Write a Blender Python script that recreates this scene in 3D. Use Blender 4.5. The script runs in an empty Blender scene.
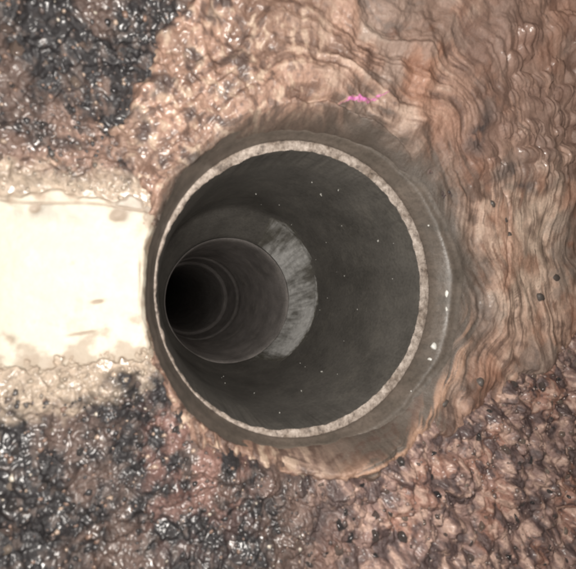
import bpy, bmesh, math, random
import numpy as np
from mathutils import Vector, Matrix

random.seed(4)
rng = np.random.default_rng(7)
S = bpy.context.scene
COL = S.collection

# ------------------------------------------------------------------ camera
TH = math.radians(20.75)                 # the inspection head is turned this far off the branch axis
FWD = Vector((math.sin(TH), math.cos(TH), 0)); RGT = Vector((math.cos(TH), -math.sin(TH), 0)); UP = Vector((0, 0, 1))
CAM = Vector((-0.0924, -0.2109, -0.0027))
cd = bpy.data.cameras.new('inspection_camera')
cam = bpy.data.objects.new('inspection_camera', cd); COL.objects.link(cam)
cd.sensor_width = 36; cd.lens = 36 * 410.8 / 576; cd.shift_y = 9.5 / 576; cd.clip_start = 0.005; cd.clip_end = 50
cd.dof.use_dof = True; cd.dof.focus_distance = 0.36; cd.dof.aperture_fstop = cd.lens / 1.9      # focused up the branch: an aperture of about 1.9 mm
cam.matrix_world = Matrix((( RGT.x, UP.x, -FWD.x, CAM.x), (RGT.y, UP.y, -FWD.y, CAM.y), (RGT.z, UP.z, -FWD.z, CAM.z), (0, 0, 0, 1)))
S.camera = cam

# ------------------------------------------------------------------ light: the lamps round the inspection lens, in a dark sewer
w = bpy.data.worlds.new('World'); S.world = w; w.use_nodes = True
w.node_tree.nodes['Background'].inputs[0].default_value = (0.9, 0.85, 0.8, 1)
w.node_tree.nodes['Background'].inputs[1].default_value = 0.02
for (a, b, e) in ((-0.030, 0.008, 1.25), (0.046, 0.008, 1.85), (0.0, 0.03, 0.7), (0.0, -0.028, 0.6)):
    l = bpy.data.lights.new('inspection_lamp', 'POINT'); l.energy = e; l.color = (1, 0.95, 0.88); l.shadow_soft_size = 0.007
    o = bpy.data.objects.new('inspection_lamp', l); COL.objects.link(o); o.location = CAM + RGT * a + UP * b
S.view_settings.view_transform = 'Standard'; S.view_settings.look = 'None'; S.view_settings.exposure = -0.12; S.view_settings.gamma = 1
S.view_settings.use_curve_mapping = False
S.cycles.filter_width = 2.2

# ------------------------------------------------------------------ numeric noise
def _h(ix, iy, s):
    h = (ix.astype(np.int64) * 374761393 + iy.astype(np.int64) * 668265263 + s * 974711) & 0xffffffff
    h = ((h ^ (h >> 13)) * 1274126177) & 0xffffffff
    h = ((h ^ (h >> 16)) * 2246822519) & 0xffffffff
    return h ^ (h >> 15)
def perlin(x, y, s=0):
    ix = np.floor(x); iy = np.floor(y); fx = x - ix; fy = y - iy
    u = fx * fx * fx * (fx * (fx * 6 - 15) + 10); v = fy * fy * fy * (fy * (fy * 6 - 15) + 10)
    def g(a, b):
        t = _h(ix + a, iy + b, s) * (2 * np.pi / 4294967296.0)
        return np.cos(t) * (fx - a) + np.sin(t) * (fy - b)
    p = g(0, 0); q = g(1, 0); r = g(0, 1); t = g(1, 1)
    p = p + (q - p) * u; r = r + (t - r) * u
    return (p + (r - p) * v) * 1.5
def fbm(x, y, s=0, o=4, g=0.5):
    r = 0; a = 1.0; f = 1.0
    for k in range(o):
        r = r + a * perlin(x * f + 13.7 * k, y * f - 7.3 * k, s + k); a *= g; f *= 2.03
    return r
def worley(x, y, s=0):
    ix = np.floor(x); iy = np.floor(y); d1 = np.full(np.shape(x), 9.0); idv = np.zeros(np.shape(x))
    for a in (-1, 0, 1):
        for b in (-1, 0, 1):
            h = _h(ix + a, iy + b, s)
            px = ix + a + (h & 1023) / 1023.0; py = iy + b + ((h >> 10) & 1023) / 1023.0
            d = (px - x) ** 2 + (py - y) ** 2
            m = d < d1; d1 = np.where(m, d, d1); idv = np.where(m, ((h >> 20) & 1023) / 1023.0, idv)
    return np.sqrt(d1), idv
def ss(x, a, b):
    t = np.clip((x - a) / (b - a), 0, 1); return t * t * (3 - 2 * t)
def angdist(p, c): return np.abs((p - c + np.pi) % (2 * np.pi) - np.pi)
def mix(a, b, t): return a + (b - a) * t
def mixc(A, B, t): return A + (np.asarray(B) - A) * t[..., None]
R_ = np.radians

# ------------------------------------------------------------------ the shape of the place (metres; branch axis = +Y, pipe end at y = 0)
RM = 0.45                                     # curvature of the main sewer
def base_y(x, z): return -(0.012 + RM - np.sqrt(np.maximum(RM * RM - np.minimum(np.abs(z), 0.44) ** 2, 1e-6)))
def socket_y(r, phi):                         # a flared trumpet, steep on the near side
    return mix(-0.0135 * (1 - np.exp(-(r - 0.0825) / 0.0055)), -(r - 0.0825) * 4.2, ss(-np.cos(phi), 0.0, 0.85))
def lobes(phi, pts):                          # smooth periodic interpolation through (degrees, value)
    a = np.array([p[0] for p in pts], float); v = np.array([p[1] for p in pts], float)
    o = np.argsort(a); a = a[o]; v = v[o]
    a = np.concatenate(([a[-1] - 360], a, [a[0] + 360])); v = np.concatenate(([v[-1]], v, [v[0]]))
    d = np.degrees(phi) % 360
    i = np.clip(np.searchsorted(a, d, side='right') - 1, 0, len(a) - 2)
    t = (d - a[i]) / (a[i + 1] - a[i]); t = t * t * (3 - 2 * t)
    return v[i] + (v[i + 1] - v[i]) * t
RIN = [(0, .0945), (30, .0925), (60, .0876), (90, .0853), (120, .0853), (150, .0853), (180, .0853), (210, .0853), (235, .0855), (255, .0853), (280, .0856), (310, .0890), (335, .0935)]
ROUT = [(0, .235), (15, .26), (40, .28), (70, .27), (100, .20), (115, .150), (130, .127), (145, .121), (150, .110), (154, .094), (159, .085), (168, .081), (185, .080), (200, .083), (212, .091), (228, .096), (245, .093), (265, .093), (285, .098), (305, .109), (320, .122), (335, .142), (347, .185)]
def r_in(phi): 
    c, s = np.cos(phi), np.sin(phi)
    return lobes(phi, RIN) + 0.0011 * fbm(c * 4, s * 4, 91, 4) * (1 + 0.5 * ss(c, 0.0, 0.7))
def lip(r, ri, wd): return np.clip((r - ri) / wd, 0, 1) ** 0.55
def patch_d(x, z):
    qx = np.abs(x + 0.1165) - 0.0265; qz = np.abs(z - 0.0032) - 0.0305
    d = np.hypot(np.maximum(qx, 0), np.maximum(qz, 0)) + np.minimum(np.maximum(qx, qz), 0) - 0.007
    return d + 0.0034 * fbm(x * 70, z * 70, 31, 3) + 0.0030 * fbm(x * 200, z * 200, 33, 4) * ss(-z, -0.01, 0.03)
def finish(x, z, r, phi, h, wd=0.008, sink=0.0012):
    ri = r_in(phi); t = lip(r, ri, wd)
    y0 = socket_y(ri, phi) + sink
    if wd == 0.007: t = mix(t, lip(r, ri, 0.007 + 0.020 * ss(np.cos(phi), 0.2, 0.8)) ** 1.3, ss(np.cos(phi), 0.2, 0.8))
    return mix(y0, base_y(x, z) - h, t)
def wall_h(x, z, r, phi):
    pm = ss(-patch_d(x, z), -0.010, 0.002)
    under = ss(r, lobes(phi, ROUT) + 0.010, lobes(phi, ROUT) - 0.016)
    wx = x + 0.003 * fbm(x * 80, z * 80, 5, 2); wz = z + 0.003 * fbm(x * 80, z * 80, 9, 2)
    d0, i0 = worley(wx / 0.0165 + 0.25 * fbm(x * 120, z * 120, 11, 2), wz / 0.0130, 2); d1, i1 = worley(wx / 0.0085, wz / 0.0085, 3); d2, i2 = worley(wx / 0.0036, wz / 0.0036, 4)
    lr = ss(x, -0.02, 0.03) * ss(-z, 0.0, 0.03)
    h = 0.0030 * fbm(x * 32, z * 32, 1, 4) + (0.0010 + 0.0028 * i1) * np.clip(1 - (d1 / 0.75) ** 2, 0, 1) * (0.75 + 0.5 * lr)
    h = h + (0.0010 + 0.0055 * i0) * np.clip(1 - (d0 / 0.72) ** 2, 0, 1) * (0.45 + 0.75 * lr)
    h = h + (0.0004 + 0.0013 * i2) * (1 - 0.55 * lr) * np.clip(1 - (d2 / 0.7) ** 2, 0, 1) + 0.0007 * fbm(x * 420, z * 420, 7, 4, 0.6) * (1 - 0.4 * lr)
    # the hollow running down below the cream patch, and the groove above it
    h = h - 0.0055 * np.exp(-((x + 0.089 - 0.30 * (z + 0.045)) / 0.0050) ** 2) * ss(-z, 0.030, 0.040) * ss(z, -0.085, -0.060)
    h = h - 0.0060 * np.exp(-(((x + 0.086) * 0.62 - (z - 0.083) * 0.78) / 0.0055) ** 2) * ss(z, 0.055, 0.075)
    return h * (1 - 0.85 * pm) * (1 - 0.75 * under) + 0.0006 - 0.0035 * under
def streaks(x, z, r, phi):
    c, s = np.cos(phi), np.sin(phi)
    wv = 0.012 * fbm(x * 15, z * 15, 41, 2) + 0.0009 * fbm(x * 48, z * 48, 43, 2)
    u = r + wv + 0.012 * ss(-c, 0.2, 1)
    q = 6.0 * phi / (2 * np.pi)
    def per(f, uu, k, sd, o, gn=0.5):              # streak noise that closes round the ring
        m = ss(np.abs(phi % (2 * np.pi) - np.pi), np.pi - 0.5, np.pi)
        pa = phi % (2 * np.pi); pb_ = (phi + np.pi) % (2 * np.pi)
        return f(uu, pa * k, sd, o, gn) * (1 - m) + f(uu, pb_ * k, sd + 40, o, gn) * m
    a = per(fbm, u * 105, 1.5, 51, 3); b = per(fbm, u * 330 + 5, 2.6, 53, 3, 0.55); n = per(fbm, u * 900, 5.0, 57, 2)
    return a, b, n
def mortar_h(x, z, r, phi, st=None):
    a, b, n = st if st is not None else streaks(x, z, r, phi)
    ro = lobes(phi, ROUT) + 0.009 * fbm(x * 60, z * 60, 61, 4)
    ur = ss(x, 0.07, 0.12) * ss(z, 0.05, 0.085)
    d1, i1 = worley(x / 0.013 + 0.4 * b, z / 0.009, 63)
    h = 0.0032 + 0.0040 * fbm(x * 22, z * 22, 65, 3) + (0.0015 * a + 0.00045 * b + 0.00010 * n) * (0.25 + 1.1 * ss(fbm(x * 20, z * 20, 73, 3), -0.4, 0.5)) + 0.0022 * fbm(x * 60, z * 60, 68, 4) + (0.0005 - 0.00038 * ss(x, 0.0, 0.06)) * fbm(x * 300, z * 300, 67, 3)
    rg = np.exp(-((r - r_in(phi) - 0.0075 - 0.002 * fbm(x * 40, z * 40, 77, 2)) / 0.0042) ** 2) * ss(angdist(phi, R_(-52)), R_(48), R_(20))
    h = h + rg * (0.0042 + 0.0016 * b) - (0.0006 * a + 0.0003 * b + 0.0013 * fbm(x * 60, z * 60, 68, 4)) * ss(r, 0.105, 0.13) * ss(x, 0.05, 0.09)
    ul = ss(-x, 0.02, 0.06) * ss(z, 0.02, 0.05) * ss(r - r_in(phi), 0.006, 0.016)
    d3, i3 = worley(x / 0.0062 + 0.3 * b, z / 0.0062, 64)
    h = h + ul * (0.0026 * i3 * np.clip(1 - (d3 / 0.75) ** 2, 0, 1) + 0.0010 * fbm(x * 240, z * 240, 75, 3))
    h = h + ur * 0.0048 * i1 * np.clip(1 - (d1 / 0.7) ** 2, 0, 1)
    # cracks and the dark crease close above the pipe
    cr = 1.5 * np.exp(-((r + 0.0015 * fbm(x * 60, z * 60, 69, 2) - 0.0955) / 0.0009) ** 2) * ss(angdist(phi, R_(78)), R_(32), R_(14))
    cr2 = np.exp(-((r + 0.003 * fbm(x * 50, z * 50, 71, 2) - 0.1275 - 0.016 * np.sin(phi * 2)) / 0.0010) ** 2) * ss(angdist(phi, R_(20)), R_(26), R_(8))
    h = h - 0.0022 * cr - 0.0020 * cr2
    return h - 0.012 * ss(r, ro - 0.006, ro + 0.016)
def patch_h(x, z):
    d = patch_d(x, z)
    h = 0.0028 + 0.0005 * fbm(x * 40, z * 40, 35, 3) + 0.00012 * fbm(x * 300, z * 300, 37, 3)
    for (cx, cz, sx, sz, dp) in ((-.1300, .0325, .0028, .0022, .0022), (-.0985, .0320, .0034, .0026, .0024), (-.1065, -.0060, .0026, .0007, .0017), (-.1120, -.0195, .0060, .0005, .0014), (-.1165, .0105, .0008, .0006, .0008), (-.0890, .0080, .0007, .0075, .0012), (-.1385, -.0215, .0018, .0018, .0018)):
        h = h - 0.7 * dp * np.exp(-((x - cx) / sx) ** 2 - ((z - cz - 0.15 * (x - cx)) / sz) ** 2)
    # worn rim: a shallow line set in from the top and from the outer side
    h = h - 0.0008 * np.exp(-((z - 0.0355 + 0.0008 * np.sin(x * 130)) / 0.0006) ** 2)
    return h - 0.9 * np.maximum(d + 0.0030, 0)

# ------------------------------------------------------------------ mesh helpers
def new_obj(name, me, m=None, parent=None):
    o = bpy.data.objects.new(name, me); COL.objects.link(o)
    if m is not None and me is not None and not me.materials: me.materials.append(m)
    if parent is not None: o.parent = parent
    return o
def tag(o, label=None, cat=None, group=None, kind=None):
    for k, v in (('label', label), ('category', cat), ('group', group), ('kind', kind)):
        if v: o[k] = v
    return o
def grid_mesh(name, P, closed_u=False, col=None, keep=None, flip=False, wet=None):
    """P: (nv, nu, 3). One sheet of quads; u may wrap round."""
    nv, nu = P.shape[:2]; idx = np.arange(nv * nu).reshape(nv, nu)
    a = idx[:-1]; b = idx[1:]
    if closed_u: a2, b2 = np.roll(a, -1, 1), np.roll(b, -1, 1)
    else: a, a2, b, b2 = a[:, :-1], a[:, 1:], b[:, :-1], b[:, 1:]
    q = np.stack([a, a2, b2, b], -1).reshape(-1, 4)
    if flip: q = q[:, ::-1]
    if keep is not None:
        k = keep.reshape(-1); q = q[k[q].any(1)]
        used = np.zeros(nv * nu, bool); used[q.reshape(-1)] = True
        remap = np.cumsum(used) - 1; q = remap[q]; V = P.reshape(-1, 3)[used]
        if col is not None: col = col.reshape(-1, 3)[used]
        if wet is not None: wet = wet.reshape(-1)[used]
    else: V = P.reshape(-1, 3)
    me = bpy.data.meshes.new(name)
    me.vertices.add(len(V)); me.vertices.foreach_set('co', V.astype(np.float32).ravel())
    me.loops.add(q.size); me.loops.foreach_set('vertex_index', q.astype(np.int32).ravel())
    me.polygons.add(len(q)); me.polygons.foreach_set('loop_start', np.arange(0, q.size, 4, dtype=np.int32))
    me.polygons.foreach_set('use_smooth', np.ones(len(q), bool))
    me.update(calc_edges=True)
    if col is not None:
        at = me.attributes.new('tint', 'FLOAT_COLOR', 'POINT')
        c4 = np.ones((len(V), 4), np.float32); c4[:, :3] = col.reshape(-1, 3)
        c4[:, 3] = 0 if wet is None else wet.reshape(-1)
        at.data.foreach_set('color', c4.ravel())
    return me

# ------------------------------------------------------------------ materials
def mat(name, build):
    m = bpy.data.materials.new(name); m.use_nodes = True; nt = m.node_tree; p = nt.nodes['Principled BSDF']
    build(nt, p); return m
def N(nt, t, **k):
    n = nt.nodes.new(t)
    for a, v in k.items(): setattr(n, a, v)
    return n
def noise(nt, scale, detail=4, rough=0.55, vec=None):
    n = N(nt, 'ShaderNodeTexNoise'); n.inputs['Scale'].default_value = scale; n.inputs['Detail'].default_value = detail; n.inputs['Roughness'].default_value = rough
    if vec is None: vec = N(nt, 'ShaderNodeTexCoord').outputs['Object']
    nt.links.new(vec, n.inputs['Vector']); return n.outputs['Fac']
def ramp(nt, fac, stops):
    r = N(nt, 'ShaderNodeValToRGB'); e = r.color_ramp.elements
    while len(e) < len(stops): e.new(0.5)
    for el, (p, c) in zip(e, stops): el.position = p; el.color = (c, c, c, 1) if isinstance(c, (int, float)) else (*c, 1)
    nt.links.new(fac, r.inputs[0]); return r.outputs[0]
def mult(nt, a, b, f=1.0, mode='MULTIPLY'):
    x = N(nt, 'ShaderNodeMix', data_type='RGBA', blend_type=mode); x.inputs[0].default_value = f
    for s, v in ((6, a), (7, b)):
        if isinstance(v, tuple): x.inputs[s].default_value = (*v, 1)
        else: nt.links.new(v, x.inputs[s])
    return x.outputs[2]
def bump(nt, p, h, dist, strength=1.0):
    b = N(nt, 'ShaderNodeBump'); b.inputs['Distance'].default_value = dist; b.inputs['Strength'].default_value = strength
    nt.links.new(h, b.inputs['Height']); nt.links.new(b.outputs[0], p.inputs['Normal'])
def tinted(rough_lo, rough_hi, coat, fine, contrast, bdist, cscale=420):
    def f(nt, p):
        an = N(nt, 'ShaderNodeAttribute', attribute_name='tint'); at = an.outputs['Color']
        v = ramp(nt, noise(nt, cscale, 5, 0.65), [(0.25, 1 - contrast), (0.5, 1.0), (0.78, 1 + contrast)])
        nt.links.new(mult(nt, at, v), p.inputs['Base Color'])
        nt.links.new(ramp(nt, noise(nt, 140, 3), [(0.35, rough_lo), (0.65, rough_hi)]), p.inputs['Roughness'])
        mr = N(nt, 'ShaderNodeMapRange'); mr.inputs['To Min'].default_value = coat; mr.inputs['To Max'].default_value = 1.0; nt.links.new(an.outputs['Alpha'], mr.inputs['Value'])
        wp = N(nt, 'ShaderNodeMath', operation='MULTIPLY'); nt.links.new(mr.outputs[0], wp.inputs[0]); nt.links.new(ramp(nt, noise(nt, 55, 4, 0.6), [(0.38, 0.12), (0.6, 1.0)]), wp.inputs[1])
        nt.links.new(wp.outputs[0], p.inputs['Coat Weight']); p.inputs['Coat Roughness'].default_value = 0.19
        bump(nt, p, noise(nt, fine, 5, 0.65), bdist, 0.8)
    return f
M_wall = mat('wet_corroded_concrete', tinted(0.38, 0.7, 0.35, 520, 0.5, 0.0010))
M_mort = mat('brown_mortar', tinted(0.38, 0.65, 0.12, 1100, 0.22, 0.0005, 700))
M_patch = mat('cream_mortar', tinted(0.5, 0.7, 0.0, 1200, 0.06, 0.0002))
def pvc(dark, light, streak=(36, 22, 36)):
    def f(nt, p):
        tc = N(nt, 'ShaderNodeTexCoord').outputs['Object']
        mp = N(nt, 'ShaderNodeMapping'); mp.inputs['Scale'].default_value = streak; nt.links.new(tc, mp.inputs['Vector'])
        a = noise(nt, 1.0, 5, 0.6, mp.outputs[0])
        c = ramp(nt, a, [(0.32, dark), (0.68, light)])
        mud = N(nt, 'ShaderNodeMix', data_type='RGBA'); nt.links.new(ramp(nt, noise(nt, 62, 6, 0.7), [(0.5, 0.0), (0.7, 0.55)]), mud.inputs[0]); nt.links.new(c, mud.inputs[6]); mud.inputs[7].default_value = (light[0] * 1.25, light[1] * 1.24, light[2] * 1.2, 1); c = mud.outputs[2]
        fine = ramp(nt, noise(nt, 520, 4, 0.7), [(0.3, 0.75), (0.5, 1.0), (0.72, 1.2), (0.8, 1.7)])
        nt.links.new(mult(nt, c, fine), p.inputs['Base Color'])
        nt.links.new(ramp(nt, noise(nt, 45, 4), [(0.35, 0.34), (0.65, 0.55)]), p.inputs['Roughness'])
        p.inputs['Specular IOR Level'].default_value = 0.4
        bump(nt, p, noise(nt, 350, 4, 0.6), 0.0004, 0.6)
    return f
M_pipe = mat('grey_pipe_plastic', pvc((0.092, 0.086, 0.078), (0.150, 0.140, 0.127)))
M_sock = mat('grey_socket_plastic', pvc((0.088, 0.074, 0.062), (0.140, 0.114, 0.096), (40, 40, 120)))
M_far = mat('far_pipe_plastic', pvc((0.30, 0.275, 0.265), (0.46, 0.43, 0.41)))
M_pipe2 = mat('stained_pipe_plastic', pvc((0.24, 0.22, 0.21), (0.42, 0.385, 0.37)))
def rimm(nt, p):
    c = ramp(nt, noise(nt, 230, 6, 0.8), [(0.36, (0.10, 0.08, 0.07)), (0.46, (0.29, 0.24, 0.205)), (0.56, (0.43, 0.365, 0.32)), (0.68, (0.62, 0.55, 0.50))])
    sm = ramp(nt, noise(nt, 48, 5, 0.65), [(0.33, (0.38, 0.33, 0.28)), (0.52, (1.0, 1.0, 1.0))])
    nt.links.new(mult(nt, c, sm), p.inputs['Base Color']); p.inputs['Roughness'].default_value = 0.6
    bump(nt, p, noise(nt, 500, 4, 0.7), 0.0006, 0.9)
M_rim = mat('sawn_pipe_edge', rimm)
def depo(nt, p):
    c = ramp(nt, noise(nt, 130, 5, 0.65), [(0.3, (0.16, 0.16, 0.155)), (0.6, (0.36, 0.365, 0.36)), (0.8, (0.5, 0.51, 0.5))])
    nt.links.new(c, p.inputs['Base Color']); p.inputs['Roughness'].default_value = 0.5
    bump(nt, p, noise(nt, 300, 4, 0.6), 0.0008, 0.8)
M_depo = mat('pale_scale', tinted(0.4, 0.6, 0.0, 500, 0.3, 0.0005, 220))
def stone_m(nt, p):
    oi = N(nt, 'ShaderNodeObjectInfo').outputs['Random']
    c = ramp(nt, oi, [(0.0, (0.030, 0.028, 0.030)), (0.35, (0.06, 0.052, 0.050)), (0.65, (0.12, 0.088, 0.078)), (0.88, (0.18, 0.13, 0.105)), (1.0, (0.27, 0.22, 0.18))])
    f = ramp(nt, noise(nt, 500, 4), [(0.3, 0.6), (0.7, 1.3)])
    nt.links.new(mult(nt, c, f), p.inputs['Base Color']); p.inputs['Roughness'].default_value = 0.3
    p.inputs['Coat Weight'].default_value = 0.6; p.inputs['Coat Roughness'].default_value = 0.1
    bump(nt, p, noise(nt, 900, 4), 0.0006, 0.7)
M_stone = mat('wet_aggregate', stone_m)
M_grit = mat('wet_grit', tinted(0.15, 0.35, 0.7, 900, 0.4, 0.0004))
def plain(c, rough, coat=0.0, var=0.25, sc=400):
    def f(nt, p):
        v = ramp(nt, noise(nt, sc, 4), [(0.3, 1 - var), (0.7, 1 + var)])
        nt.links.new(mult(nt, c, v), p.inputs['Base Color']); p.inputs['Roughness'].default_value = rough
        p.inputs['Coat Weight'].default_value = coat; p.inputs['Coat Roughness'].default_value = 0.08
    return f
M_glint = mat('white_glint', plain((0.75, 0.74, 0.70), 0.4, 0.3))  # white colour stands for the lamp highlights on the wet socket
M_speck = mat('grey_lime', plain((0.42, 0.41, 0.38), 0.5))
M_dark = mat('dark_stone_and_pit', plain((0.085, 0.070, 0.062), 0.6, 0.12, 0.5, 350))
M_pink = mat('magenta_paint', tinted(0.38, 0.65, 0.1, 1100, 0.2, 0.0004, 700))

# ------------------------------------------------------------------ the sewer wall
NP = 1500
phi1 = np.linspace(0, 2 * np.pi, NP, endpoint=False)
def polar(ts):                                # ts: 0..1 offsets past the hole's lip, in metres
    PH = np.broadcast_to(phi1, (len(ts), NP)); RR = r_in(phi1)[None, :] + ts[:, None]
    return PH, RR, RR * np.cos(PH), RR * np.sin(PH)
ts = np.concatenate([np.linspace(0, 0.008, 22, endpoint=False), np.linspace(0.008, 0.15, 300, endpoint=False), np.linspace(0.15, 0.36, 60)])
PH, RR, X, Z = polar(ts)
Y = finish(X, Z, RR, PH, wall_h(X, Z, RR, PH), 0.010, 0.003)
g = fbm(X * 26, Z * 26, 101, 4); g2 = fbm(X * 90, Z * 90, 103, 4)
dk = np.array((0.024, 0.022, 0.024)); br = np.array((0.115, 0.078, 0.066)); pu = np.array((0.26, 0.170, 0.148)); cr_ = np.array((0.40, 0.32, 0.25)); red = np.array((0.32, 0.17, 0.14))
T = np.broadcast_to(dk, X.shape + (3,)).copy()
T = mixc(T, br, ss(g + 0.5 * g2, -0.15, 0.55) * 0.9)
LR = ss(X, -0.03, 0.03) * ss(-Z, 0.0, 0.04)
g6 = fbm(X * 190, Z * 190, 107, 4)
T = mixc(T, np.array((0.17, 0.13, 0.115)), ss(g6, 0.2, 0.6) * 0.45)
T = mixc(T, pu, LR * (0.60 + 0.40 * ss(g2, -0.3, 0.3)))
T = mixc(T, np.array((0.33, 0.165, 0.115)), LR * ss(fbm(X * 34, Z * 34, 109, 3), 0.05, 0.5) * 0.6)
T = mixc(T, np.array((0.085, 0.060, 0.060)), LR * ss(-g2 - 0.5 * g6, 0.05, 0.5) * 0.85)
T = mixc(T, np.array((0.50, 0.345, 0.28)), LR * ss(g6 + 0.7 * g2, 0.15, 0.65) * 0.8)
T = mixc(T, pu * 0.9, ss(X, 0.02, 0.1) * ss(Z, 0.02, 0.1) * 0.7)
T = mixc(T, red, 0.45 * ss(X, -0.095, -0.08) * ss(-X, 0.02, 0.06) * ss(-Z, 0.045, 0.06) * ss(Z, -0.13, -0.08) * ss(g2, -0.25, 0.35))
T = mixc(T, np.array((0.29, 0.185, 0.145)), 0.8 * ss(g2 + 0.6 * g, -0.1, 0.4) * np.exp(-(((X + 0.105) * 0.62 - (Z - 0.062) * 0.78) / 0.016) ** 2) * ss(Z, 0.042, 0.052))
pd = patch_d(X, Z)
T = mixc(T, cr_, ss(-pd + 0.006 * g2 + 0.010 * ss(-Z, 0.0, 0.03) * ss(-X, 0.09, 0.13), -0.013, -0.002) * 0.9)
wall = new_obj('sewer_wall', grid_mesh('sewer_wall', np.stack([X, Y, Z], -1), True, T, wet=ss(-X, 0.0, 0.05) * 0.9), M_wall)
tag(wall, 'rough wet corroded concrete wall of the main sewer', 'wall', kind='structure')

# ------------------------------------------------------------------ brown mortar round the branch
ts = np.concatenate([np.linspace(0, 0.008, 24, endpoint=False), np.linspace(0.008, 0.20, 330)])
PH, RR, X, Z = polar(ts)
st = streaks(X, Z, RR, PH)
HM = mortar_h(X, Z, RR, PH, st); Y = finish(X, Z, RR, PH, HM, 0.007, 0.0008)
HW = wall_h(X, Z, RR, PH)
a, b, n = st
g = fbm(X * 30, Z * 30, 111, 4)
tan = np.array((0.42, 0.262, 0.198)); brn = np.array((0.115, 0.066, 0.050)); pale = np.array((0.62, 0.455, 0.365)); gry = np.array((0.150, 0.122, 0.102))
T = np.broadcast_to(tan, X.shape + (3,)).copy()
g3 = fbm(X * 75, Z * 75, 115, 4); g4 = fbm(X * 16, Z * 16, 117, 3)
T = mixc(T, brn, ss(-(0.55 * a + 0.45 * b + 0.3 * n + 0.7 * g3), -0.12, 0.6) * 0.9)
T = mixc(T, pale, ss(0.4 * a + 0.4 * b + 0.6 * g + 0.4 * g3, 0.12, 0.65) * 0.8)
T = mixc(T, np.array((0.76, 0.585, 0.465)), np.exp(-((X - 0.152) / 0.038) ** 2 - ((Z - 0.030) / 0.055) ** 2) * (0.45 + 0.55 * ss(0.6 * g3 + 0.8 * b, -0.45, 0.25)) * 0.95)
T = mixc(T, np.array((0.105, 0.066, 0.052)), ss(b + 0.5 * n - 0.3 * g3, 0.15, 0.55) * ss(X, 0.03, 0.08) * 0.75)
T = mixc(T, np.array((0.40, 0.20, 0.13)), ss(fbm(X * 27, Z * 27, 129, 3) + 0.3 * b, 0.05, 0.55) * ss(X, -0.02, 0.04) * 0.5)
T = mixc(T, np.array((0.21, 0.175, 0.155)), ss(g4 + 0.4 * g3, 0.1, 0.5) * 0.55)
near = ss(RR - r_in(PH) + 0.008 * g + 0.005 * b + 0.003 * g3, 0.034, 0.000) * ss(X, -0.02, 0.03)
T = mixc(T, gry * 0.78, near)                                # the mortar is smeared thin and grey over the socket
T = mixc(T, np.array((0.29, 0.185, 0.148)), ss(X, 0.05, 0.10) * ss(Z, 0.06, 0.09) * (0.5 + 0.5 * ss(g, -0.3, 0.3)) * 0.75)
T = mixc(T, np.array((0.055, 0.05, 0.052)), np.clip(np.exp(-((X - 0.098 + 0.010 * g) / 0.011) ** 2 - ((Z - 0.092) / 0.016) ** 2) + 0.8 * np.exp(-((X - 0.140) / 0.03) ** 2 - ((Z - 0.071 + 0.01 * g) / 0.0055) ** 2), 0, 1) * ss(g3, -0.6, 0.0) * 0.95)
T = mixc(T, np.array((0.24, 0.150, 0.112)), ss(-X, -0.03, 0.03) * (0.30 + 0.5 * ss(g, -0.3, 0.4)))
g5 = fbm(X * 210, Z * 210, 119, 4)
T = mixc(T, np.array((0.095, 0.062, 0.052)), ss(-X, -0.02, 0.04) * ss(g5 + 0.4 * g3, 0.08, 0.5) * 0.75)
T = mixc(T, np.array((0.56, 0.43, 0.33)), ss(-X, -0.02, 0.04) * ss(-g5 + 0.4 * g3, 0.2, 0.6) * 0.7)
UL = ss(-X, 0.02, 0.06) * ss(Z, 0.02, 0.05)
T = mixc(T, np.array((0.075, 0.052, 0.048)), UL * ss(g3 + 0.5 * g + 6 * (RR - lobes(PH, ROUT)), 0.0, 0.45) * 0.85)
wet = np.clip(UL * ss(RR - r_in(PH), 0.004, 0.014) + ss(X, 0.06, 0.09) * ss(Z, 0.05, 0.08) * ss(g4 + g3, -0.3, 0.2), 0, 1)
T = mixc(T, np.array((0.10, 0.064, 0.052)), ss(-Z, 0.05, 0.075) * ss(g5 * 0.6 + b + 0.6 * n, -0.1, 0.5) * 0.8)
T = mixc(T, np.array((0.50, 0.31, 0.22)), ss(angdist(PH, R_(-50)), R_(50), R_(25)) * np.exp(-((RR - r_in(PH) - 0.0095 + 0.002 * g) / 0.0035) ** 2) * ss(b + 0.5 * n, -0.35, 0.2) * 0.85)
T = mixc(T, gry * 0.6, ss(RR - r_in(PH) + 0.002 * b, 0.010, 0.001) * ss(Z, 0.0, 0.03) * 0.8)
mort = new_obj('mortar_surround', grid_mesh('mortar_surround', np.stack([X, Y, Z], -1), True, T, keep=(HM > HW - 0.004), wet=wet), M_mort)
tag(mort, 'brown streaky mortar smeared round the grey pipe socket', 'mortar')

# ------------------------------------------------------------------ cream patch beside the hole
gx = np.linspace(-0.160, -0.078, 270); gz = np.linspace(-0.050, 0.057, 330)
X, Z = np.meshgrid(gx, gz); RR = np.hypot(X, Z); PH = np.arctan2(Z, X)
HP = patch_h(X, Z); Y = finish(X, Z, RR, PH, HP, 0.005, 0.002)
T = np.broadcast_to(np.array((0.53, 0.485, 0.405)), X.shape + (3,)).copy()
pd = patch_d(X, Z)
T = mixc(T, np.array((0.33, 0.25, 0.19)), ss(pd + 0.004 * fbm(X * 150, Z * 150, 121, 4), -0.0065, 0.001) * 0.85)
T = mixc(T, np.array((0.30, 0.24, 0.185)), ss(fbm(X * 110, Z * 110, 127, 4) + 60 * (-0.022 - Z), -0.2, 0.6) * 0.75)
T = mixc(T, np.array((0.34, 0.31, 0.28)), ss(fbm(X * 60, Z * 60, 125, 3), 0.0, 0.5) * ss(Z, 0.024, 0.031) * 0.6)
T = mixc(T, np.array((0.30, 0.24, 0.19)), ss(0.0029 - HP, 0.0004, 0.0011) * 0.9 * ss(-pd, 0.001, 0.003))
keep = (HP > wall_h(X, Z, RR, PH) - 0.004) & (RR > r_in(PH) + 0.0002)
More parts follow.
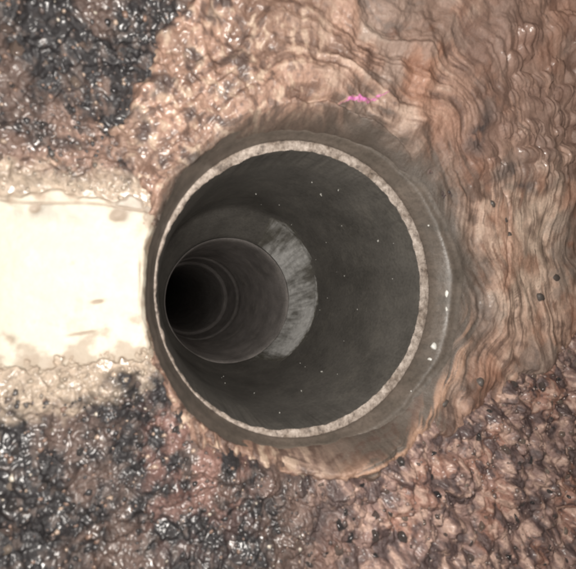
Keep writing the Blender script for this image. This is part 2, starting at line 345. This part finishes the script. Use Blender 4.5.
patch = new_obj('mortar_patch', grid_mesh('mortar_patch', np.stack([X, Y, Z], -1), False, T, keep=keep), M_patch)
tag(patch, 'smooth cream mortar patch with worn edges beside the pipe mouth', 'mortar patch')

def surface(x, z):
    x = np.asarray(x, float); z = np.asarray(z, float); r = np.hypot(x, z); p = np.arctan2(z, x)
    yw = finish(x, z, r, p, wall_h(x, z, r, p), 0.010, 0.003); ym = finish(x, z, r, p, mortar_h(x, z, r, p), 0.007, 0.0008)
    yp = np.where(patch_d(x, z) < 0.01, finish(x, z, r, p, patch_h(x, z), 0.005, 0.002), 9)
    return yw, ym, yp

# ------------------------------------------------------------------ loose aggregate bedded in the wall
def pebble_mesh(name, sub, seed, amp=0.28, lo=0.45):
    bm = bmesh.new(); bmesh.ops.create_icosphere(bm, subdivisions=sub, radius=1.0)
    co = np.array([v.co[:] for v in bm.verts]); rr = np.random.default_rng(seed)
    for k in range(11):                         # slice flats off the ball
        d = rr.normal(size=3); d /= np.linalg.norm(d); lim = rr.uniform(lo, 0.85)
        pr = co @ d; co = co - np.outer(np.maximum(pr - lim, 0) * 0.85, d)
    co *= (1 + amp * rr.uniform(-0.3, 0.3, (len(co), 1)))
    for v, c in zip(bm.verts, co): v.co = c
    me = bpy.data.meshes.new(name); bm.to_mesh(me); bm.free()
    for p in me.polygons: p.use_smooth = True
    return me
stones = [pebble_mesh('stone', 2, 20 + i) for i in range(8)]
for m_ in stones: m_.materials.append(M_stone)
n = 9000
cx = rng.uniform(-0.16, 0.19, n); cz = rng.uniform(-0.16, 0.15, n)
yw, ym, yp = surface(cx, cz); rr = np.hypot(cx, cz)
ok = (yw < ym - 0.0006) & (yw < yp - 0.0004) & (rr > 0.093) & (patch_d(cx, cz) > 0.009)
cx, cz, yw = cx[ok], cz[ok], yw[ok]
cand = list(range(len(cx))); placed = []
for i in cand:
    sc = random.choice((0.0014, 0.0018, 0.0022, 0.0027, 0.0034))
    if any((cx[i] - q[0]) ** 2 + (cz[i] - q[1]) ** 2 < (0.9 * (sc + q[2])) ** 2 for q in placed): continue
    placed.append((cx[i], cz[i], sc))
    o = new_obj('stone', random.choice(stones), None, wall)
    o.location = (cx[i], yw[i] + sc * 0.45, cz[i]); o.rotation_euler = [random.uniform(0, 6.28) for _ in range(3)]
    o.scale = (sc * random.uniform(0.8, 1.3), sc * random.uniform(0.7, 1.0), sc * random.uniform(0.8, 1.2))
    if len(placed) >= 300: break

# finer grit: one mass
n = 11000
gx = rng.uniform(-0.165, 0.20, n); gz = rng.uniform(-0.17, 0.16, n)
yw, ym, yp = surface(gx, gz); rr = np.hypot(gx, gz)
ok = (yw < ym + 0.0002) & (yw < yp + 0.0003) & (rr > 0.090) & (rng.uniform(0, 1, n) > 0.6 * ss(gx, -0.03, 0.03) * ss(-gz, 0, 0.04))
gx, gz, gy = gx[ok], gz[ok], yw[ok]
ico = bmesh.new(); bmesh.ops.create_icosphere(ico, subdivisions=1, radius=1.0)
iv = np.array([v.co[:] for v in ico.verts]); ifc = np.array([[v.index for v in f.verts] for f in ico.faces]); ico.free()
k = len(gx); sz = rng.choice([0.0004, 0.0006, 0.0008, 0.0011, 0.0014], k, p=[.3, .3, .2, .13, .07])
V = iv[None] * (1 + rng.uniform(-0.3, 0.3, (k, len(iv), 1))) * (sz[:, None] * rng.uniform(0.7, 1.3, (k, 3)))[:, None, :] + np.stack([gx, gy, gz], -1)[:, None, :]
Fc = (ifc[None] + (np.arange(k) * len(iv))[:, None, None]).reshape(-1, 3)
me = bpy.data.meshes.new('grit'); me.vertices.add(k * len(iv)); me.vertices.foreach_set('co', V.astype(np.float32).ravel())
me.loops.add(Fc.size); me.loops.foreach_set('vertex_index', Fc.astype(np.int32).ravel())
me.polygons.add(len(Fc)); me.polygons.foreach_set('loop_start', np.arange(0, Fc.size, 3, dtype=np.int32)); me.polygons.foreach_set('use_smooth', np.ones(len(Fc), bool)); me.update(calc_edges=True)
pal = np.array([(0.04, 0.038, 0.04), (0.09, 0.07, 0.065), (0.20, 0.13, 0.10), (0.36, 0.27, 0.21), (0.50, 0.45, 0.38)])
pc = pal[rng.choice(5, k, p=[.42, .30, .18, .07, .03])]; pc = mixc(pc, np.array((0.24, 0.175, 0.155)) * rng.uniform(0.5, 1.5, (k, 1)), ss(gx, -0.03, 0.03) * ss(-gz, 0, 0.04) * 0.9); pc = mixc(pc, np.array((0.40, 0.33, 0.26)), ss(patch_d(gx, gz), 0.014, 0.004) * 0.85)
at = me.attributes.new('tint', 'FLOAT_COLOR', 'POINT'); c4 = np.ones((k, len(iv), 4), np.float32); c4[:, :, :3] = pc[:, None, :]; at.data.foreach_set('color', c4.ravel())
tag(new_obj('grit', me, M_grit, wall), kind='stuff')

# ------------------------------------------------------------------ the branch pipe
def lathe(name, prof, m, parent=None, nu=220, oz=None, wob=0.0, seed=0):
    """prof: list of (r, y, oz)."""
    ph = np.linspace(0, 2 * np.pi, nu, endpoint=False); P = np.zeros((len(prof), nu, 3))
    for i, (r, y, o) in enumerate(prof):
        r2 = r * (1 + wob * fbm(np.cos(ph) * 2 + y * 8, np.sin(ph) * 2 + seed, 201 + seed, 3)) if np.ndim(r) == 0 else r
        P[i, :, 0] = r2 * np.cos(ph); P[i, :, 1] = y; P[i, :, 2] = r2 * np.sin(ph) + o
    return new_obj(name, grid_mesh(name, P, True), m, parent)
def dense(prof, step=0.004):
    out = [prof[0]]
    for (r0, y0, o0), (r1, y1, o1) in zip(prof[:-1], prof[1:]):
        k = max(1, int(math.hypot(r1 - r0, y1 - y0) / step))
        for i in range(1, k + 1): t = i / k; out.append((r0 + (r1 - r0) * t, y0 + (y1 - y0) * t, o0 + (o1 - o0) * t))
    return out

# socket: the flared grey mouth set into the wall
nu = 720; ph = np.linspace(0, 2 * np.pi, nu, endpoint=False); ro = r_in(ph) + 0.0022
P = np.zeros((26, nu, 3))
for i in range(26):
    t = i / 25
    if i < 6: r = np.full(nu, 0.0827); y = np.full(nu, 0.03 - 0.03 * i / 5 - 0.0004)
    else: u = (i - 5) / 20; r = 0.0827 + (ro - 0.0827) * u; y = socket_y(r, ph) + 0.0006 * np.sin(u * 9) * np.sin(u * 3.14) - 0.0004
    P[i, :, 0] = r * np.cos(ph); P[i, :, 2] = r * np.sin(ph); P[i, :, 1] = y
sock = new_obj('pipe_socket', grid_mesh('pipe_socket', P, True, flip=True), M_sock)
tag(sock, 'smooth flared grey plastic socket between pale pipe edge and brown mortar', 'pipe socket')

def empty(name, loc, label, cat, group=None):
    o = bpy.data.objects.new(name, None); COL.objects.link(o); o.location = loc; o.empty_display_size = 0.02
    return tag(o, label, cat, group)
G = 'pipe lengths of the branch'
p1 = empty('branch_pipe', (0, 0, 0), 'dark grey plastic pipe with pale speckled cut edge opening in the sewer wall', 'pipe', G)
lathe('barrel', dense([(0.0772, 0.0620, 0), (0.0770, 0.150, 0), (0.0762, 0.158, -.0005), (0.0640, 0.198, -.0088), (0.0640, 0.204, -.0095)]), M_pipe, p1, 300, wob=0.004)
# the sawn edge: broad on one side, worn thin on the other
nu = 720; ph = np.linspace(0, 2 * np.pi, nu, endpoint=False)
wd = lobes(ph, [(0, .0060), (60, .0054), (120, .0050), (150, .0026), (175, .0012), (215, .0012), (240, .0022), (270, .0048), (310, .0058)]) + 0.0005 * fbm(np.cos(ph) * 11, np.sin(ph) * 11, 301, 5, 0.6)
P = np.zeros((11, nu, 3))
for i in range(11):
    u = i / 11
    if i == 0: r = np.full(nu, 0.0826); y = np.full(nu, 0.004)
    else:
        v = (i - 1) / 9
        if v <= 1: r = 0.0826 - wd * v; y = 0.0010 * v - 0.0006 * np.sin(math.pi * v) + 0.00025 * fbm(np.cos(ph) * 22 + v, np.sin(ph) * 22, 305, 3)
        else: continue
    P[i, :, 0] = r * np.cos(ph); P[i, :, 2] = r * np.sin(ph); P[i, :, 1] = y
ri_ = 0.0826 - wd; C = np.zeros((16, nu, 3))
for i in range(16):
    v = i / 15; r = 0.0771 + (ri_ - 0.0771) * (1 - v) ** 1.5; C[i, :, 0] = r * np.cos(ph); C[i, :, 2] = r * np.sin(ph); C[i, :, 1] = P[10, :, 1] + (0.0640 - P[10, :, 1]) * v
new_obj('chamfer', grid_mesh('chamfer', C, True), M_pipe, p1)
tag(new_obj('rim', grid_mesh('rim', P, True), M_rim, p1), 'pale tan speckled cut edge of the pipe')
# pale scale on the cone where the pipe narrows
na, nb = 260, 120
A = np.radians(np.linspace(-78, 78, na)); B = np.linspace(-0.03, 1.0, nb)
AA, BB = np.meshgrid(A, B)
def cone(b):
    prof = [(0.0770, 0.120, 0), (0.0770, 0.150, 0), (0.0762, 0.158, -.0005), (0.0640, 0.198, -.0088)]
    t = np.clip(b, 0, 1) * 3 ; i = np.minimum(t.astype(int), 2); f = t - i; pr = np.array(prof)
    return (pr[i] + (pr[np.minimum(i + 1, 3)] - pr[i]) * f[..., None])
C3 = cone(BB)
hgt = -0.0002 + 0.0016 * (fbm(AA * 2.5, BB * 2.2, 401, 4) * 0.7 + 0.15 + 0.75 * ss(BB, 0.3, 0.8) - 1.5 * ss(np.abs(AA + 0.05), 0.8, 1.35) - 0.9 * ss(0.62 - BB, 0, 0.55))
rr_ = C3[..., 0] - np.clip(hgt, -0.0008, 0.0012) * 0.5
P = np.stack([rr_ * np.cos(AA), C3[..., 1] - np.clip(hgt, -0.0006, 0.001) * 0.3, rr_ * np.sin(AA) + C3[..., 2]], -1)
dens = ss(hgt + 0.0006 * fbm(AA * 16, BB * 5, 411, 5, 0.6), -0.0002, 0.0020)
T = mixc(np.broadcast_to(np.array((0.125, 0.117, 0.10)), AA.shape + (3,)).copy(), np.array((0.60, 0.59, 0.575)), dens)
tag(new_obj('scale_deposit', grid_mesh('scale_deposit', P, False, T, keep=(hgt > -0.0004)), M_depo, p1), 'pale grey crescent of scale where the pipe narrows')
# mineral specks on the pipe's inside
spk = [pebble_mesh('mineral_speck', 1, 60 + i) for i in range(3)]
for m_ in spk: m_.materials.append(M_speck)
for i in range(30):
    a_ = random.uniform(-1.9, 1.7); y_ = random.uniform(0.064, 0.145) if random.random() < 0.6 else random.uniform(0.02, 0.06); s_ = random.choice((0.0004, 0.0005, 0.0006, 0.0009))
    o = new_obj('mineral_speck', random.choice(spk), None, p1); r_ = 0.0768
    o.location = (r_ * math.cos(a_), y_, r_ * math.sin(a_)); o.scale = (s_, s_ * random.uniform(1, 1.8), s_); o.rotation_euler = (random.uniform(0, 3), 0, random.uniform(0, 3))

p2 = empty('branch_pipe', (0, 0.2, -.0095), 'narrower stained pipe length behind the pale scale crescent', 'pipe', G)
def child(o, par): o.parent = par; o.matrix_parent_inverse = par.matrix_world.inverted() if False else Matrix.Translation(-par.location); return o
Z2 = -.0095
child(lathe('barrel', dense([(0.0638, 0.2000, Z2), (0.0632, 0.2015, Z2), (0.0624, 0.205, Z2), (0.0620, 0.212, Z2), (0.0618, 0.40, Z2), (0.0626, 0.410, Z2), (0.0626, 0.416, Z2), (0.0608, 0.424, Z2), (0.0612, 0.497, Z2)]), M_pipe2, None, 260, wob=0.004, seed=3), p2)
p3 = empty('branch_pipe', (0, 0.497, Z2), 'farthest dark pipe length fading to black inside the branch', 'pipe', G)
child(lathe('rim', dense([(0.0614, 0.4880, Z2), (0.0600, 0.494, Z2), (0.0578, 0.502, Z2), (0.0572, 0.512, Z2)], 0.001), M_pipe2, None, 200), p3)
child(lathe('barrel', dense([(0.0572, 0.512, Z2), (0.0585, 0.75, Z2), (0.0585, 1.3, Z2 + .01), (0.0585, 2.2, Z2 + .05), (0.001, 2.21, Z2 + .05)], 0.02), M_far, None, 160, wob=0.004, seed=5), p3)

# ------------------------------------------------------------------ small things
def on(x, z): return float(min(q for q in (float(v) for v in surface(x, z))))
pb = [pebble_mesh('pebble', 2, 80 + i, 0.12, 0.7) for i in range(3)]
for m_ in pb: m_.materials.append(M_dark)
for i, (x, z, s_, lab) in enumerate(((0.1785, 0.0084, 0.0056, 'round dark wet pebble bedded in pale mortar, largest of the dark pebbles'), (0.1640, -0.0054, 0.0040, 'smaller dark pebble just below the round dark wet pebble'), (0.1165, 0.0532, 0.0032, 'small dark lump added for a shaded pit in the mortar, topmost of three in a row'), (0.1265, 0.0433, 0.0026, 'small dark lump added for a shaded pit in the mortar, middle of three in a row'), (0.1330, 0.0348, 0.0024, 'small dark lump added for a shaded pit in the mortar, lowest of three in a row'), (0.0800, -0.0675, 0.0045, 'dark grey stone lodged under the mortar ridge below the socket'), (0.1040, -0.0560, 0.0036, 'dark stone in a hollow beyond the mortar ridge'))):  # the three in a row are dark lumps added for shaded pits
    o = new_obj('pebble', pb[i % 3], None); o.location = (x, on(x, z) + s_ * 0.5, z); o.scale = (s_, s_ * 0.6, s_ * (0.75 + 0.12 * (i % 4))); o.rotation_euler = (i, i * 2, i * 3)
    tag(o, lab, 'pebble', 'dark pebbles in the mortar')
# solid white blobs painting the lamp glints on the wet socket
lm = [pebble_mesh('glint_blob', 2, 90 + i, 0.12) for i in range(3)]
for m_ in lm: m_.materials.append(M_glint)
def on_socket(a_, r_): return (r_ * math.cos(a_), float(socket_y(r_, a_)) - 0.0004, r_ * math.sin(a_))
for i, (dg, r_, sx, sz, lab) in enumerate(((-23.5, .0868, .0026, .0030, 'white blob painting a wet glint on the grey socket, largest of the blobs'), (-29, .0872, .0016, .0012, 'flat white painted glint just below the largest blob on the socket'), (-2, .0885, .0013, .0028, 'white painted glint high on the socket, topmost of the upper pair'), (-8, .0888, .0012, .0022, 'long white painted glint on the socket, lower of the upper pair'), (-44, .0872, .0007, .0007, 'tiny white painted glint near the mortar ridge at the socket base'), (27, .0860, .0006, .0006, 'tiny white painted glint high on the side of the socket'))):
    o = new_obj('glint_blob', lm[i % 3], None); o.location = on_socket(math.radians(dg), r_); o.scale = (sx, sx * 0.8, sz); o.rotation_euler = (0, 0, 0.9 + i)
    tag(o, lab, 'painted glint', 'white painted glints on the socket')
# magenta streak on the mortar above the pipe
uu = np.linspace(0, 1, 160); vv = np.linspace(-1, 1, 25)
U, Vv = np.meshgrid(uu, vv)
wdt = 0.0021 * (0.35 + np.sin(np.pi * U)) * (0.7 + 0.6 * fbm(U * 9, U * 0, 501, 3))
x_ = mix(0.0055, 0.0335, U); z_ = mix(0.0945, 0.1030, U) + 0.0010 * np.sin(U * 7) + Vv * wdt
y_ = surface(x_, z_)[1] - 0.00022 + 0.0008 * np.abs(Vv) ** 4
am = np.clip((1 - Vv ** 2) * ss(fbm(x_ * 260, z_ * 420, 505, 4) + 0.5 * np.sin(np.pi * U), -0.15, 0.7), 0, 1)
T = mixc(np.broadcast_to(np.array((0.33, 0.205, 0.155)), x_.shape + (3,)).copy(), np.array((0.60, 0.17, 0.44)), am)
pk = new_obj('paint_streak', grid_mesh('paint_streak', np.stack([x_, y_, z_], -1), False, T), M_pink)
tag(pk, 'thin broken magenta streak on the brown mortar above the pipe', 'paint mark')
